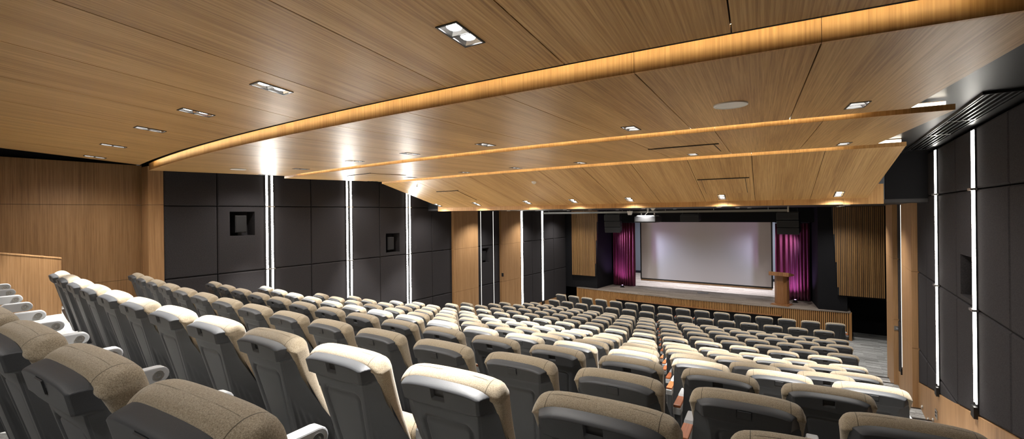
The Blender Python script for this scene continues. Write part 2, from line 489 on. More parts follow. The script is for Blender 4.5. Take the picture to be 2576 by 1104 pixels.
# LED wall lights
G1 = 'paired LED tubes on the side walls'
for (y, lab) in ((4.61, 'glowing twin LED wall light on the left wall, nearest the rear'),
                 (6.45, 'glowing twin LED wall light on the left wall, second from the rear'),
                 (8.28, 'glowing twin LED wall light on the left wall, third from the rear'),
                 (13.79, 'glowing twin LED wall light on the left wall just past the second oak pilaster'),
                 (15.27, 'glowing twin LED wall light on the left wall, nearest the stage')):
    led_fixture('led_wall_light', XL + 0.032, 1, y, wains(y) + 0.02, 0.83 if y < 9 else 0.10, lab, G1)
for (y, lab) in ((6.53, 'glowing twin LED wall light on the right wall, nearer the rear'),
                 (8.39, 'glowing twin LED wall light on the right wall, nearer the oak pilasters')):
    led_fixture('led_wall_light', XR - 0.032, -1, y, wains(y) + 0.10, 0.82, lab, G1)
for (y, lab) in ((11.37, 'thin pale LED line left of the niche between the left oak pilasters'),
                 (12.04, 'thin pale LED line right of the niche between the left oak pilasters')):
    led_fixture('led_line_light', XL + 0.032, 1, y, wains(y) + 0.02, 0.10, lab, 'thin LED lines between the pilasters', thin=True)
led_fixture('led_line_light', XR - 0.032, -1, 11.75, wains(11.75) + 0.10, 0.10, 'thin pale LED line between the two oak pilasters on the right', 'thin LED lines between the pilasters', thin=True)

# rear-left oak wall, its return and the parapet
def rear_oak_wall():
    r = empty('wall_rear_left', (-9.46, 2.65, floor_z(16)))
    tag(r, 'oak veneer wall at the rear left, recessed behind a pillar', 'wall', kind='structure')
    z0 = floor_z(16)
    x0 = -9.46
    for (za, zb) in ((-2.2, -1.02), (-1.015, 0.215), (0.22, 0.885)):
        mb = MB(); mb.box(-0.05, 0.0, -7.0, 0.0, za - z0, zb - z0); mb.build('veneer_panel', M['oak_wall'], r)
    for (za, zb) in ((-2.2, 0.215), (0.22, 0.86)):
        mb = MB(); mb.box(-0.1, 0.30, 0.0, 0.21, za - z0, zb - z0)
        mb.build('veneer_pillar', M['oak_pilaster'], r)
rear_oak_wall()
mb = MB(); mb.box(-9.62, -9.53, -4.4, 2.6, -3, 1.6)
tag(mb.build('trim_6', M['black_paint']), 'black backing above the rear left oak wall', 'wall backing', kind='structure')
pp = empty('wall_parapet', (-8.72, 1.535, floor_z(16))); tag(pp, 'low oak parapet with a sloping top beside the left steps', 'parapet', kind='structure')
z0 = floor_z(16)
mb = MB(); mb.prism([(0, -0.3), (0, -0.555 - z0), (-4.5, 0.36 - z0), (-4.5, -0.3)], 0, -0.06, 0.0); mb.build('veneer_panel', M['oak_wall'], pp)
mb = MB(); mb.prism([(0.004, -0.555 - z0), (0.004, -0.538 - z0), (-4.5, 0.377 - z0), (-4.5, 0.36 - z0)], 0, -0.064, 0.004); mb.build('capping', M['oak_pilaster'], pp)

# rear wall and rear-right wall (behind the viewer)
mb = MB(); mb.box(-9.7, 1.8, -4.5, -4.4, -2.0, 1.7)
tag(mb.build('wall_rear', M['oak_wall']), 'oak wall closing the rear of the hall', 'wall', kind='structure')
mb = MB(); mb.box(XR, XR + 0.1, -4.4, 1.2, -2.0, 1.7)
tag(mb.build('trim_7', M['black_felt']), 'black felt wall at the rear right', 'wall', kind='structure')

# ------------------------------------------------------------------ ceiling
mb = MB()
mb.box(-9.7, 1.8, -4.5, 2.9, 1.55, 1.65)
mb.box(-9.7, 1.8, 2.75, 9.12, 0.86, 0.92); mb.box(-9.7, 1.8, 2.75, 2.85, 0.9, 1.6)
mb.box(0.93, 1.8, -4.5, 2.8, 0.86, 0.92)
tag(mb.build('ceiling', M['dark_ceiling']), 'glossy dark ceiling above the oak canopies', 'ceiling', kind='structure')
mb = MB()
mb.box(0.81, 1.8, 9.02, 9.10, 0.16, 0.86)
mb.box(-9.7, -8.69, 9.02, 9.10, 0.16, 0.86)
tag(mb.build('trim_8', M['black_paint']), 'black bulkhead beside the last oak canopy', 'bulkhead', kind='structure')
mb = MB()
xs_ = [-9.7, -8.7] + [-8.7 + 9.5 * i / 20 for i in range(1, 21)] + [1.8]
mb.prism([(x, arc_pt(max(-8.7, min(0.8, x)), 8.62) + 0.09) for x in xs_] + [(1.8, 23.4), (-9.7, 23.4)], 2, 0.105, 0.16)
tag(mb.build('trim_9', M['soffit_grey']), 'dark low soffit over the front seats and the stage', 'soffit', kind='structure')

HW = 4.79                       # half width of a canopy at its rear edge
LX = [0.22, -1.43, -3.06, -4.26, -5.42, -6.97, -8.42]      # downlights across the hall
def canopy_point(d0, s, off):
    a = off / RA
    r = RA - s
    return CX + r * math.sin(a), d0 + RA - r * math.cos(a)
def canopy(name, d0, s0, s1, zfun, seams, fas, label, s_light, hw=HW):
    """a slab of oak veneer boards following the arc; fas = (z bottom, z top, half width) of the fascia on its rear edge"""
    r = empty(name, (CX, d0, zfun(0)))
    tag(r, label, 'ceiling canopy', kind='structure')
    ox, oy, oz = CX, d0, zfun(0)
    seams = sorted(seams)
    cuts = [-hw] + [c for c in seams if -hw + 0.05 < c < hw - 0.05] + [hw]
    mb = MB(); th = 0.03; g = 0.0035
    for j, (a, b_) in enumerate(zip(cuts[:-1], cuts[1:])):
        off_u = j * 1.37; off_v = j * 3.1
        # grid lines, with an opening left for each downlight in this board
        hs = [math.asin((x - CX) / (RA - s_light)) * RA for x in LX]
        hs = [o for o in hs if a + 0.065 < o < b_ - 0.065]
        us = [a + g + (b_ - a - 2 * g) * i / 4 for i in range(5)]
        for o in hs: us = [q for q in us if abs(q - o) > 0.075 or q in (us[0], us[-1])] + [o - 0.0575, o + 0.0575]
        us = sorted(us)
        vs = [s0 + (s1 - s0) * k / 6 for k in range(7)]
        if hs: vs = sorted([q for q in vs if abs(q - s_light) > 0.13] + [s_light - 0.1135, s_light + 0.1135])
        na, ns = len(us) - 1, len(vs) - 1
        W = (na + 1) * (ns + 1)
        v = []
        for dz in (0, th):
            for sv in vs:
                for o in us:
                    x, y = canopy_point(d0, sv, o); v.append((x - ox, y - oy, zfun(sv) - oz + dz))
        idx = lambda i, k, q=0: q * W + k * (na + 1) + i
        uvp = lambda i, k: (us[i] + off_u, vs[k] + off_v)
        hole = {(i, k) for i in range(na) for k in range(ns) if any(abs((us[i] + us[i + 1]) / 2 - o) < 0.01 for o in hs) and abs((vs[k] + vs[k + 1]) / 2 - s_light) < 0.01}
        f, u = [], []
        solid = lambda i, k: 0 <= i < na and 0 <= k < ns and (i, k) not in hole
        for k in range(ns):
            for i in range(na):
                if not solid(i, k): continue
                f.append((idx(i, k), idx(i, k + 1), idx(i + 1, k + 1), idx(i + 1, k))); u.append([uvp(i, k), uvp(i, k + 1), uvp(i + 1, k + 1), uvp(i + 1, k)])
                f.append((idx(i, k, 1), idx(i + 1, k, 1), idx(i + 1, k + 1, 1), idx(i, k + 1, 1))); u.append([uvp(i, k)] * 4)
                for (di, dk, p, q) in ((0, -1, (i, k), (i + 1, k)), (0, 1, (i + 1, k + 1), (i, k + 1)), (-1, 0, (i, k + 1), (i, k)), (1, 0, (i + 1, k), (i + 1, k + 1))):
                    if not solid(i + di, k + dk):
                        f.append((idx(*p), idx(*q), idx(*q, 1), idx(*p, 1))); u.append([uvp(*p), uvp(*q), uvp(*q), uvp(*p)])
        mb.add(v, f, u)
    mb.build('veneer_boards', M['oak_ceiling'], r)
    # dark batten behind the joints
    mb = MB()
    N_ = 24
    for j in range(N_):
        v = []
        for o in (-hw + 0.02 + 2 * (hw - 0.02) * j / N_, -hw + 0.02 + 2 * (hw - 0.02) * (j + 1) / N_):
            for s in (s0 + 0.02, s1 - 0.02):
                x, y = canopy_point(d0, s, o); v.append((x - ox, y - oy, zfun(s) - oz + th + 0.002))
        mb.add(v, [(0, 1, 3, 2)])
    mb.build('backing', M['black_paint'], r, fix=False)
    if fas:
        zb, zt, fw = fas
        mb = MB()
        fc = [-fw] + [c for c in seams if -fw + 0.05 < c < fw - 0.05] + [fw]
        for j, (a, b_) in enumerate(zip(fc[:-1], fc[1:])):
            n = 5
            v, f, u = [], [], []
            for i in range(n + 1):
                o = a + 0.0012 + (b_ - a - 0.0024) * i / n
                for s, z in ((0, zb), (0, zt), (0.022, zt), (0.022, zb)):
                    x, y = canopy_point(d0, s - 0.022, o)
                    v.append((x - ox, y - oy, z - oz))
            for i in range(n):
                for q in range(4):
                    f.append((4 * i + q, 4 * i + (q + 1) % 4, 4 * i + 4 + (q + 1) % 4, 4 * i + 4 + q))
                    uu = [(a + (b_ - a) * ii / n + j * 1.7, zz) for ii, zz in ((i, q), (i, q + 1), (i + 1, q + 1), (i + 1, q))]
                    u.append([(p[0], zb + (zt - zb) * (1 if p[1] % 4 in (1, 2) else 0) + j * 2.3) for p in uu])
            f += [(0, 1, 2, 3), (4 * n, 4 * n + 3, 4 * n + 2, 4 * n + 1)]; u += [None, None]
            mb.add(v, f, u)
        mb.build('fascia', M['oak_fascia'], r)
    return r

SE = lambda x0: [x0 - CX - 0.833 * k for k in range(0, 12)] + [x0 - CX + 0.833]
z_c0 = lambda s: 0.825 - 0.085 * s
c0 = canopy('ceiling_canopy', 2.1, -6.0, 0.0, z_c0, SE(-0.33), None, 'large oak veneered ceiling canopy nearest the rear of the hall', 1.56 - 2.1)
c1 = canopy('ceiling_canopy', 2.24, 0.0, 2.04, lambda s: 0.75 + 0.0123 * s, SE(0.012), (0.75, 0.86, HW), 'oak veneered ceiling canopy with tall fascia, second from the rear', 3.9 - 2.24)
c2 = canopy('ceiling_canopy', 4.40, 0.0, 2.20, lambda s: 0.75 + 0.0145 * s, SE(0.02), (0.75, 0.795, HW), 'oak veneered ceiling canopy, third from the rear', 6.27 - 4.40)
c3 = canopy('ceiling_canopy', 6.78, 0.0, 1.90, lambda s: 0.757 - 0.315 * s, SE(0.05), (0.757, 0.808, HW), 'steeply tilted oak ceiling canopy nearest the stage', 8.39 - 6.78)
# last downstand fascia
def front_fascia():
    r = empty('ceiling_fascia', (CX, 8.62, 0.09)); tag(r, 'straight-grained oak fascia under the front edge of the tilted canopy', 'fascia', kind='structure')
    fw = 4.74
    mb = MB()
    fc = [-fw] + [c for c in sorted(SE(0.3)) if -fw + 0.05 < c < fw - 0.05] + [fw]
    for j, (a, b_) in enumerate(zip(fc[:-1], fc[1:])):
        n = 5; v, f, u = [], [], []
        for i in range(n + 1):
            o = a + 0.002 + (b_ - a - 0.004) * i / n
            x, y = canopy_point(8.62, 0, o)
            for dy, z in ((0, 0.0), (0, 0.31), (0.1, 0.31), (0.1, 0.0)):
                v.append((x - CX, y - 8.62 + dy, z))
        for i in range(n):
            for q in range(4):
                f.append((4 * i + q, 4 * i + (q + 1) % 4, 4 * i + 4 + (q + 1) % 4, 4 * i + 4 + q))
                zz = [0, 0.31, 0.31, 0]
                u.append([(a + (b_ - a) * i / n + j, zz[q] + j * 2), (a + (b_ - a) * i / n + j, zz[(q + 1) % 4] + j * 2),
                          (a + (b_ - a) * (i + 1) / n + j, zz[(q + 1) % 4] + j * 2), (a + (b_ - a) * (i + 1) / n + j, zz[q] + j * 2)])
        f += [(0, 1, 2, 3), (4 * n, 4 * n + 3, 4 * n + 2, 4 * n + 1)]; u += [None, None]
        mb.add(v, f, u)
    mb.build('veneer_boards', M['oak_fascia'], r)
front_fascia()

# LED coves lying on top of the second and third fascias
def cove(d0, zb, zt, label):
    r = empty('cove_light', (CX, d0, zb)); tag(r, label, 'cove light', 'LED coves above the canopy fascias')
    mb = MB(); hb = MB(); n = 30; w = HW - 0.03
    for i in range(n):
        v, h = [], []
        for o in (-w + 2 * w * i / n, -w + 2 * w * (i + 1) / n):
            x, y = canopy_point(d0, 0.06, o)
            v += [(x - CX, y - d0, 0.0), (x - CX, y - d0, zt - zb)]
            h += [(x - CX, y - d0 + 0.004, -0.01), (x - CX, y - d0 + 0.004, zt - zb + 0.004), (x - CX, y - d0 + 0.02, zt - zb + 0.004), (x - CX, y - d0 + 0.02, -0.01)]
        mb.add(v, [(0, 2, 3, 1)])
        hb.add(h, [(0, 4, 5, 1), (1, 5, 6, 2), (2, 6, 7, 3), (3, 7, 4, 0)])
    mb.build('light_strip', M['cove'], r, fix=False)
    hb.build('housing', M['oak_fascia'], r)
cove(4.40, 0.785, 0.835, 'LED cove glowing along the top of the third canopy fascia')
cove(6.78, 0.795, 0.85, 'LED cove glowing along the top of the tilted canopy fascia')
def edge_strip(d0, s, z, label, w=4.45, mat='edge_led'):
    r = empty('edge_led_strip', (CX, d0, z)); tag(r, label, 'LED strip', 'LED strips hidden on the front edges of the canopies')
    mb = MB(); hb = MB(); n = 30
    for i in range(n):
        v, h = [], []
        for o in (-w + 2 * w * i / n, -w + 2 * w * (i + 1) / n):
            x, y = canopy_point(d0, s, o)
            v += [(x - CX, y - d0, 0.012), (x - CX, y - d0 + 0.006, 0.0)]
            h += [(x - CX, y - d0 - 0.02, 0.0), (x - CX, y - d0 - 0.02, 0.014), (x - CX, y - d0 - 0.002, 0.014), (x - CX, y - d0 - 0.002, 0.0)]
        mb.add(v, [(0, 2, 3, 1)])
        hb.add(h, [(0, 4, 5, 1), (1, 5, 6, 2), (2, 6, 7, 3), (3, 7, 4, 0)])
    mb.build('light_strip', M[mat], r, fix=False)
    hb.build('housing', M['metal'], r)
edge_strip(2.1, -0.02, 0.825 + 0.035, 'hidden LED strip on the front edge of the rearmost canopy')
edge_strip(2.24, 2.02, 0.775 + 0.033, 'hidden LED strip on the front edge of the second canopy')
edge_strip(4.40, 2.18, 0.782 + 0.033, 'hidden LED strip on the front edge of the third canopy')
edge_strip(6.78, 1.70, 0.757 - 0.315 * 1.70 + 0.035, 'hidden LED strip on the front edge of the tilted canopy')

# recessed double downlights
ORD = ['first', 'second', 'third', 'fourth', 'fifth', 'sixth', 'seventh', 'eighth', 'ninth', 'tenth', 'eleventh', 'twelfth', 'thirteenth', 'fourteenth', 'fifteenth', 'sixteenth', 'seventeenth']
def downlight_proto():
    r = empty('recessed_downlight')
    fr = MB()
    w, l, b_ = 0.062, 0.118, 0.010
    # frame ring, 4 bars + a cross bar, just proud of the boards
    fr.box(-w, w, -l, -l + b_, -0.004, 0.012); fr.box(-w, w, l - b_, l, -0.004, 0.012)
    fr.box(-w, -w + b_, -l + b_, l - b_, -0.004, 0.012); fr.box(w - b_, w, -l + b_, l - b_, -0.004, 0.012)
    fr.box(-w + b_, w - b_, -0.003, 0.003, -0.003, 0.010)
    fr.build('frame', M['black_metal'], r)
    for sy in (-1, 1):
        c = sy * 0.0555
        rf = MB()
        a, top = 0.0500, 0.020
        v = [(-a, c - a, 0.0), (a, c - a, 0.0), (a, c + a, 0.0), (-a, c + a, 0.0), (-top, c - top, 0.022), (top, c - top, 0.022), (top, c + top, 0.022), (-top, c + top, 0.022)]
        rf.add(v, [(0, 1, 5, 4), (1, 2, 6, 5), (2, 3, 7, 6), (3, 0, 4, 7)])
        o = rf.build('reflector', M['reflector'], r, fix=False)
        lp = MB(); lp.cyl((0, c, 0.012), (0, c, 0.021), 0.036, n=16); lp.build('lamp', M['lamp'], o)
    return r
def copy_tree(o, parent=None):
    c = o.copy(); COL.objects.link(c)
    if parent is not None: c.parent = parent
    for ch in list(o.children):
        copy_tree(ch, c)
    return c
DL = downlight_proto()
first = True
LIGHT_POS = []
specs = [(2.1, lambda s: z_c0(s), 1.56 - 2.1, 'rearmost oak canopy'), (2.24, lambda s: 0.75 + 0.0123 * s, 3.9 - 2.24, 'second canopy from the rear'),
         (4.40, lambda s: 0.75 + 0.0145 * s, 6.27 - 4.40, 'third canopy from the rear'), (6.78, lambda s: 0.757 - 0.315 * s, 8.39 - 6.78, 'tilted canopy nearest the stage')]
for ci, (d0, zf, s, nm) in enumerate(specs):
    slope = zf(1) - zf(0)
    for li, x in enumerate(LX):
        if ci == 0 and li == 0:
            continue
        off = math.asin((x - CX) / (RA - s)) * RA
        px, py = canopy_point(d0, s, off)
        if first: o = DL; first = False
        else: o = copy_tree(DL)
        o.location = (px, py, zf(s) - 0.001 - 0.012 * 0)
        o.rotation_euler = (math.atan(slope), 0, off / RA)
        n_ = len(LX) - li
        tag(o, 'twin recessed downlight, %s from the left in the %s' % (ORD[n_ - 1], nm), 'downlight', 'twin downlights in the oak canopies')
        LIGHT_POS.append((px, py, zf(s), ci, li))

# round ceiling speakers, access hatches, detectors on the canopies
def ceiling_disc(x, y, z, label):
    r = empty('ceiling_speaker', (x, y, z)); tag(r, label, 'ceiling speaker', 'round flush speakers in the second canopy')
    mb = MB(); mb.cyl((0, 0, -0.008), (0, 0, 0.004), 0.105, n=40); mb.build('grille', M['white_perforated'], r)
    mb = MB(); mb.ring((0, 0, -0.010), (0, 0, 1), 0.100, 0.112, 0.012, n=40); mb.build('rim', M['white_plastic'], r)
ceiling_disc(-0.53, 3.52, 0.7635, 'white round ceiling speaker toward the right of the second canopy')
ceiling_disc(-7.61, 3.36, 0.7595, 'white round ceiling speaker toward the left of the second canopy')
def hatch(x, y, zf, d0, slope, label, w=0.66, l=0.80):
    off = math.asin((x - CX) / RA) * RA
    s = y - arc_pt(x, d0)
    r = empty('ceiling_access_hatch', (x, y, zf(s) - 0.001), off / RA); r.rotation_euler = (math.atan(slope), 0, off / RA)
    tag(r, label, 'access hatch', 'access hatches in the canopies')
    mb = MB(); mb.box(-w / 2, w / 2, -l / 2, l / 2, -0.0075, -0.0012); mb.build('panel', M['oak_ceiling'], r)
    mb = MB(); g = 0.007
    for (a, b_, c, d) in ((-w / 2 - g, w / 2 + g, -l / 2 - g, -l / 2), (-w / 2 - g, w / 2 + g, l / 2, l / 2 + g), (-w / 2 - g, -w / 2, -l / 2, l / 2), (w / 2, w / 2 + g, -l / 2, l / 2)):
        mb.box(a, b_, c, d, -0.0035, -0.0012)
    mb.build('shadow_gap', M['plastic_dark'], r)
    mb = MB(); mb.box(-w / 2 - 0.06, w / 2 + 0.06, -l / 2 - 0.022, -l / 2 - 0.0075, -0.010, -0.0012); mb.build('hinge_strip', M['plastic_dark'], r)
hatch(-1.36, 5.82, lambda s: 0.75 + 0.0145 * s, 4.40, 0.0145, 'flush oak access hatch at the right of the third canopy')
hatch(-6.97, 5.57, lambda s: 0.75 + 0.0145 * s, 4.40, 0.0145, 'flush oak access hatch at the left of the third canopy')
hatch(-1.30, 7.97, lambda s: 0.757 - 0.315 * s, 6.78, -0.315, 'flush oak access hatch at the right of the tilted front canopy', 0.62, 0.66)
hatch(-7.05, 7.93, lambda s: 0.757 - 0.315 * s, 6.78, -0.315, 'flush oak access hatch at the left of the tilted front canopy', 0.62, 0.66)
r = empty('smoke_detector', (-4.52, 7.27, 0.757 - 0.315 * 0.49)); tag(r, 'white smoke detector near the middle of the tilted front canopy', 'smoke detector')
mb = MB(); mb.cyl((0, 0, -0.028), (0, 0, 0.012), 0.038, n=20, r1=0.05); mb.build('body', M['white_plastic'], r)
mb = MB(); mb.cyl((0, 0, -0.040), (0, 0, -0.028), 0.020, n=16); mb.build('sensor', M['white_plastic'], r)
r = empty('sprinkler_head', (-7.64, 7.2, 0.757 - 0.315 * 0.24)); tag(r, 'small dark sprinkler head at the left of the tilted front canopy', 'sprinkler')
mb = MB(); mb.cyl((0, 0, -0.03), (0, 0, 0.02), 0.008, n=10); mb.build('stem', M['metal'], r)
mb = MB(); mb.cyl((0, 0, -0.036), (0, 0, -0.030), 0.024, n=12); mb.build('deflector', M['metal'], r)

# air diffuser in the side ceiling
r = empty('linear_air_diffuser', (1.10, 6.6, 0.86)); tag(r, 'long black slotted air diffuser in the side ceiling at the right', 'air diffuser')
mb = MB()
for x in (-0.115, 0.105): mb.box(x, x + 0.01, -1.9, 1.9, -0.022, 0.0)
for y in (-1.9, 1.89): mb.box(-0.115, 0.115, y, y + 0.01, -0.022, 0.0)
mb.build('frame', M['black_metal'], r)
for i in range(5):
    mb = MB(); x = -0.085 + i * 0.0425; mb.box(x - 0.006, x + 0.006, -1.89, 1.89, -0.020, -0.001); mb.build('slat', M['black_metal'], r)
for y in (-0.65, 0.35):
    mb = MB(); mb.box(-0.1, 0.1, y, y + 0.025, -0.0215, -0.008); mb.build('slat_clip', M['metal'], r)

# ------------------------------------------------------------------ stage
ZS = -3.145
def stage():
    r = empty('stage', (CX, 17.0, floor_z(1))); tag(r, 'raised stage with a convex front clad in oak slats', 'stage', kind='structure')
    z0 = floor_z(1); hw = 4.64
    yf = lambda x: 16.87 + (36.0 - math.sqrt(36.0 ** 2 - (x - CX) ** 2))
    xs = [CX - hw + 2 * hw * i / 40 for i in range(41)]
    mb = MB()
    n = len(xs)
    v = [(x - CX, yf(x) - 17.0, ZS - z0) for x in xs] + [(x - CX, 22.9 - 17.0, ZS - z0) for x in xs]
    v += [(x - CX, yf(x) - 17.0, ZS - z0 - 0.03) for x in xs]
    f = [(i, i + 1, n + i + 1, n + i) for i in range(n - 1)] + [(2 * n + i, 2 * n + i + 1, i + 1, i) for i in range(n - 1)]
    mb.add(v, f)
    mb.build('platform', M['stage_carpet'], r, fix=False)
    bk = MB()
    v = [(x - CX, yf(x) - 17.0 + 0.055, z) for x in xs for z in (0.0, ZS - z0 - 0.03)]
    bk.add(v, [(2 * i, 2 * i + 2, 2 * i + 3, 2 * i + 1) for i in range(n - 1)])
    for sx in (-hw, hw):
        y0 = yf(CX + sx) - 17.0
        bk.box(sx - 0.01, sx + 0.01, y0 + 0.02, 5.9, 0.0, ZS - z0 - 0.03)
    bk.build('backing', M['black_paint'], r, fix=False)
    sl = MB()
    p = 0.053; m_ = int(2 * hw / p)
    x0d, x1d, zd = -6.80, -1.12, -3.42
    for i in range(m_):
        x = CX - hw + (i + 0.5) * p
        y = yf(x) - 17.0
        lo = zd - z0 if x0d < x < x1d else 0.01
        sl.box(x - CX - 0.017, x - CX + 0.017, y + 0.012, y + 0.055, lo, ZS - z0 - 0.03)
    sl.build('front_slats', M['oak_slat'], r)
    ed = MB()
    for sx in (-hw, hw):
        y0 = yf(CX + sx) - 17.0
        ed.box(sx - 0.02, sx + 0.02, y0, y0 + 0.06, 0.0, ZS - z0)
    ed.build('end_post', M['oak_slat'], r)
    le = MB(); m2 = 30
    for i in range(m2):
        a = x0d + (x1d - x0d) * i / m2; b_ = x0d + (x1d - x0d) * (i + 1) / m2
        le.add([(a - CX, yf(a) - 17.0 - 0.03, zd - z0), (b_ - CX, yf(b_) - 17.0 - 0.03, zd - z0), (b_ - CX, yf(b_) - 17.0 + 0.07, zd - z0), (a - CX, yf(a) - 17.0 + 0.07, zd - z0),
                (a - CX, yf(a) - 17.0 - 0.03, zd - z0 - 0.03), (b_ - CX, yf(b_) - 17.0 - 0.03, zd - z0 - 0.03), (b_ - CX, yf(b_) - 17.0 + 0.07, zd - z0 - 0.03), (a - CX, yf(a) - 17.0 + 0.07, zd - z0 - 0.03)],
               [(0, 1, 2, 3), (7, 6, 5, 4), (0, 4, 5, 1)])
    le.build('recess_ledge', M['walnut'], r)
stage()

def front_walls():
    # black proscenium: piers either side, lintel, wings; screen wall behind
    mb = MB()
    z0, z1 = floor_z(1) - 0.1, 0.12
    mb.prism([(-9.3, 17.27), (-7.70, 17.27), (-7.57, 18.7), (-9.3, 18.7)], 2, ZS - 0.02, z1)
    mb.prism([(-0.12, 17.27), (0.62, 17.27), (0.62, 18.7), (-0.33, 18.7)], 2, ZS - 0.02, z1)
    mb.box(0.62, 1.7, 17.27, 18.7, -2.70, z1)
    mb.box(0.62, 1.8, 18.45, 18.7, z0, -2.70)
    mb.box(-9.7, -8.56, 18.2, 18.7, z0, -2.7)
    mb.box(-7.7, -0.2, 17.90, 18.05, -0.396, z1)
    mb.box(-9.3, -6.60, 18.70, 18.76, ZS, z1); mb.box(-1.30, 1.5, 18.70, 18.76, ZS, z1)
    tag(mb.build('wall_front', M['black_paint']), 'black proscenium wall around the stage opening', 'wall', kind='structure')
    mb = MB(); mb.box(-9.6, 1.6, 22.9, 23.0, ZS - 0.1, 0.2); mb.box(-9.6, -9.5, 18.7, 22.9, ZS - 0.1, 0.2); mb.box(1.5, 1.6, 18.7, 22.9, ZS - 0.1, 0.2)
    w = mb.build('wall_back', M['back_wall']); tag(w, 'pale grey back wall of the stage', 'wall', kind='structure')
    mb = MB(); mb.box(-9.5, 1.5, 22.87, 22.9, ZS, ZS + 0.12)
    tag(mb.build('baseboard_back', M['black_paint']), 'black skirting along the stage back wall', 'baseboard', kind='structure')
front_walls()

def slat_panel(xa, xb, zb, inset_side, label):
    """acoustic panel of vertical oak slats, wider at the top than at the bottom"""
    r = empty('slatted_acoustic_panel', ((xa + xb) / 2, 17.2, zb)); tag(r, label, 'acoustic panel', 'slatted oak panels beside the stage')
    xc = (xa + xb) / 2; h = 0.10 - zb; sl = 0.145
    if inset_side > 0: poly = [(xa - xc, 0), (xb - xc - sl, 0), (xb - xc, h), (xa - xc, h)]
    else: poly = [(xa - xc + sl, 0), (xb - xc, 0), (xb - xc, h), (xa - xc, h)]
    mb = MB(); mb.prism(poly, 1, 0.0, 0.06); mb.build('backing', M['plastic_dark'], r)
    ms = MB(); p = 0.046; n = int((xb - xa) / p)
    for i in range(n + 1):
        x = xa - xc + 0.012 + i * p
        w = 0.013 if i % 3 else 0.018
        lo = 0.0; hi = h
        if inset_side > 0:
            e = x + w - (xb - xc - sl)
            lo = max(0.0, e / sl * h)
        else:
            e = (xa - xc + sl) - (x - w)
            lo = max(0.0, e / sl * h)
        if lo < h - 0.05:
            ms.box(x - w, x + w, -0.035, 0.0, lo, hi)
    ms.build('slats', M['oak_panel_slat'], r)
slat_panel(-8.80, -7.60, -2.63, 1, 'tall slatted oak acoustic panel left of the stage opening')
slat_panel(0.24, 1.52, -2.64, -1, 'tall slatted oak acoustic panel right of the stage opening')

# projection screen
r = empty('projection_screen', (-3.97, 18.95, -2.86)); tag(r, 'wide white projection screen with black border hanging above the stage', 'projection screen')
w2 = 2.47
mb = MB(); mb.box(-w2 + 0.05, w2 - 0.05, -0.004, 0.004, 0.05, 2.62); mb.build('screen_cloth', M['screen'], r)
mb = MB()
mb.box(-w2, -w2 + 0.05, -0.006, 0.006, 0.0, 2.62); mb.box(w2 - 0.05, w2, -0.006, 0.006, 0.0, 2.62); mb.box(-w2 + 0.05, w2 - 0.05, -0.006, 0.006, 0.0, 0.05)
mb.build('black_border', M['plastic_dark'], r)
mb = MB(); mb.cyl((-w2 + 0.02, 0, -0.03), (w2 - 0.02, 0, -0.03), 0.03, n=12); mb.build('bottom_bar', M['oak_pilaster'], r); r.children[-1]['label'] = 'pale bottom bar'
mb = MB(); mb.box(-w2 - 0.15, w2 + 0.15, -0.09, 0.09, 2.62, 2.80); mb.build('housing', M['plastic_dark'], r)

# curtains
def curtain(xa, xb, label, seed):
    rnd = random.Random(seed)
    r = empty('stage_curtain', ((xa + xb) / 2, 18.45, ZS)); tag(r, label, 'curtain', 'burgundy curtains at the stage sides')
    n = int((xb - xa) / 0.008)
    ph = [0.0]
    for i in range(n): ph.append(ph[-1] + 0.008 / (0.026 + 0.010 * math.sin(i * 0.031 + seed) + 0.006 * rnd.random()) * 1.25)
    zs = [0.03 + (2.70 - 0.03) * k / 10 for k in range(11)]
    v = []
    for k, z in enumerate(zs):
        amp = 0.060 - 0.022 * k / 10
        for i in range(n + 1):
            x = xa + (xb - xa) * i / n - (xa + xb) / 2
            v.append((x + 0.004 * math.sin(3 * z + i * 0.2), amp * math.sin(ph[i]) + 0.012 * math.sin(i * 0.045 + z), z))
    f = [(k * (n + 1) + i, k * (n + 1) + i + 1, (k + 1) * (n + 1) + i + 1, (k + 1) * (n + 1) + i) for k in range(10) for i in range(n)]
    mb = MB(); mb.add(v, f); o = mb.build('drape', M['velvet'], r, smooth=True, fix=False)
    s = o.modifiers.new('thick', 'SOLIDIFY'); s.thickness = 0.006
    mb = MB(); mb.cyl(((xa - xb) / 2, 0, 2.73), ((xb - xa) / 2, 0, 2.73), 0.015, n=10); mb.build('track', M['black_metal'], r)
curtain(-7.46, -6.50, 'burgundy velvet curtain left of the screen, lit purple from below', 3)
curtain(-1.38, -0.36, 'burgundy velvet curtain right of the screen behind the lectern', 8)

# uplights at the curtain feet
def uplight(x, y, label):
    r = empty('stage_uplight', (x, y, ZS)); tag(r, label, 'stage light', 'small uplights at the curtain feet')
    mb = MB(); mb.box(-0.06, 0.06, -0.045, 0.045, 0.02, 0.10); mb.build('housing', M['black_metal'], r, bevel=0.006)
    mb = MB(); mb.box(-0.09, 0.09, -0.03, 0.03, 0.0, 0.02); mb.build('base', M['black_metal'], r)
    mb = MB(); mb.cyl((0, 0.02, 0.100), (0, 0.02, 0.104), 0.028, n=14); mb.build('lens', M['stage_lamp'], r)
uplight(-6.92, 18.05, 'small black stage uplight at the foot of the left curtain')
uplight(-0.78, 18.05, 'small black stage uplight at the foot of the right curtain')

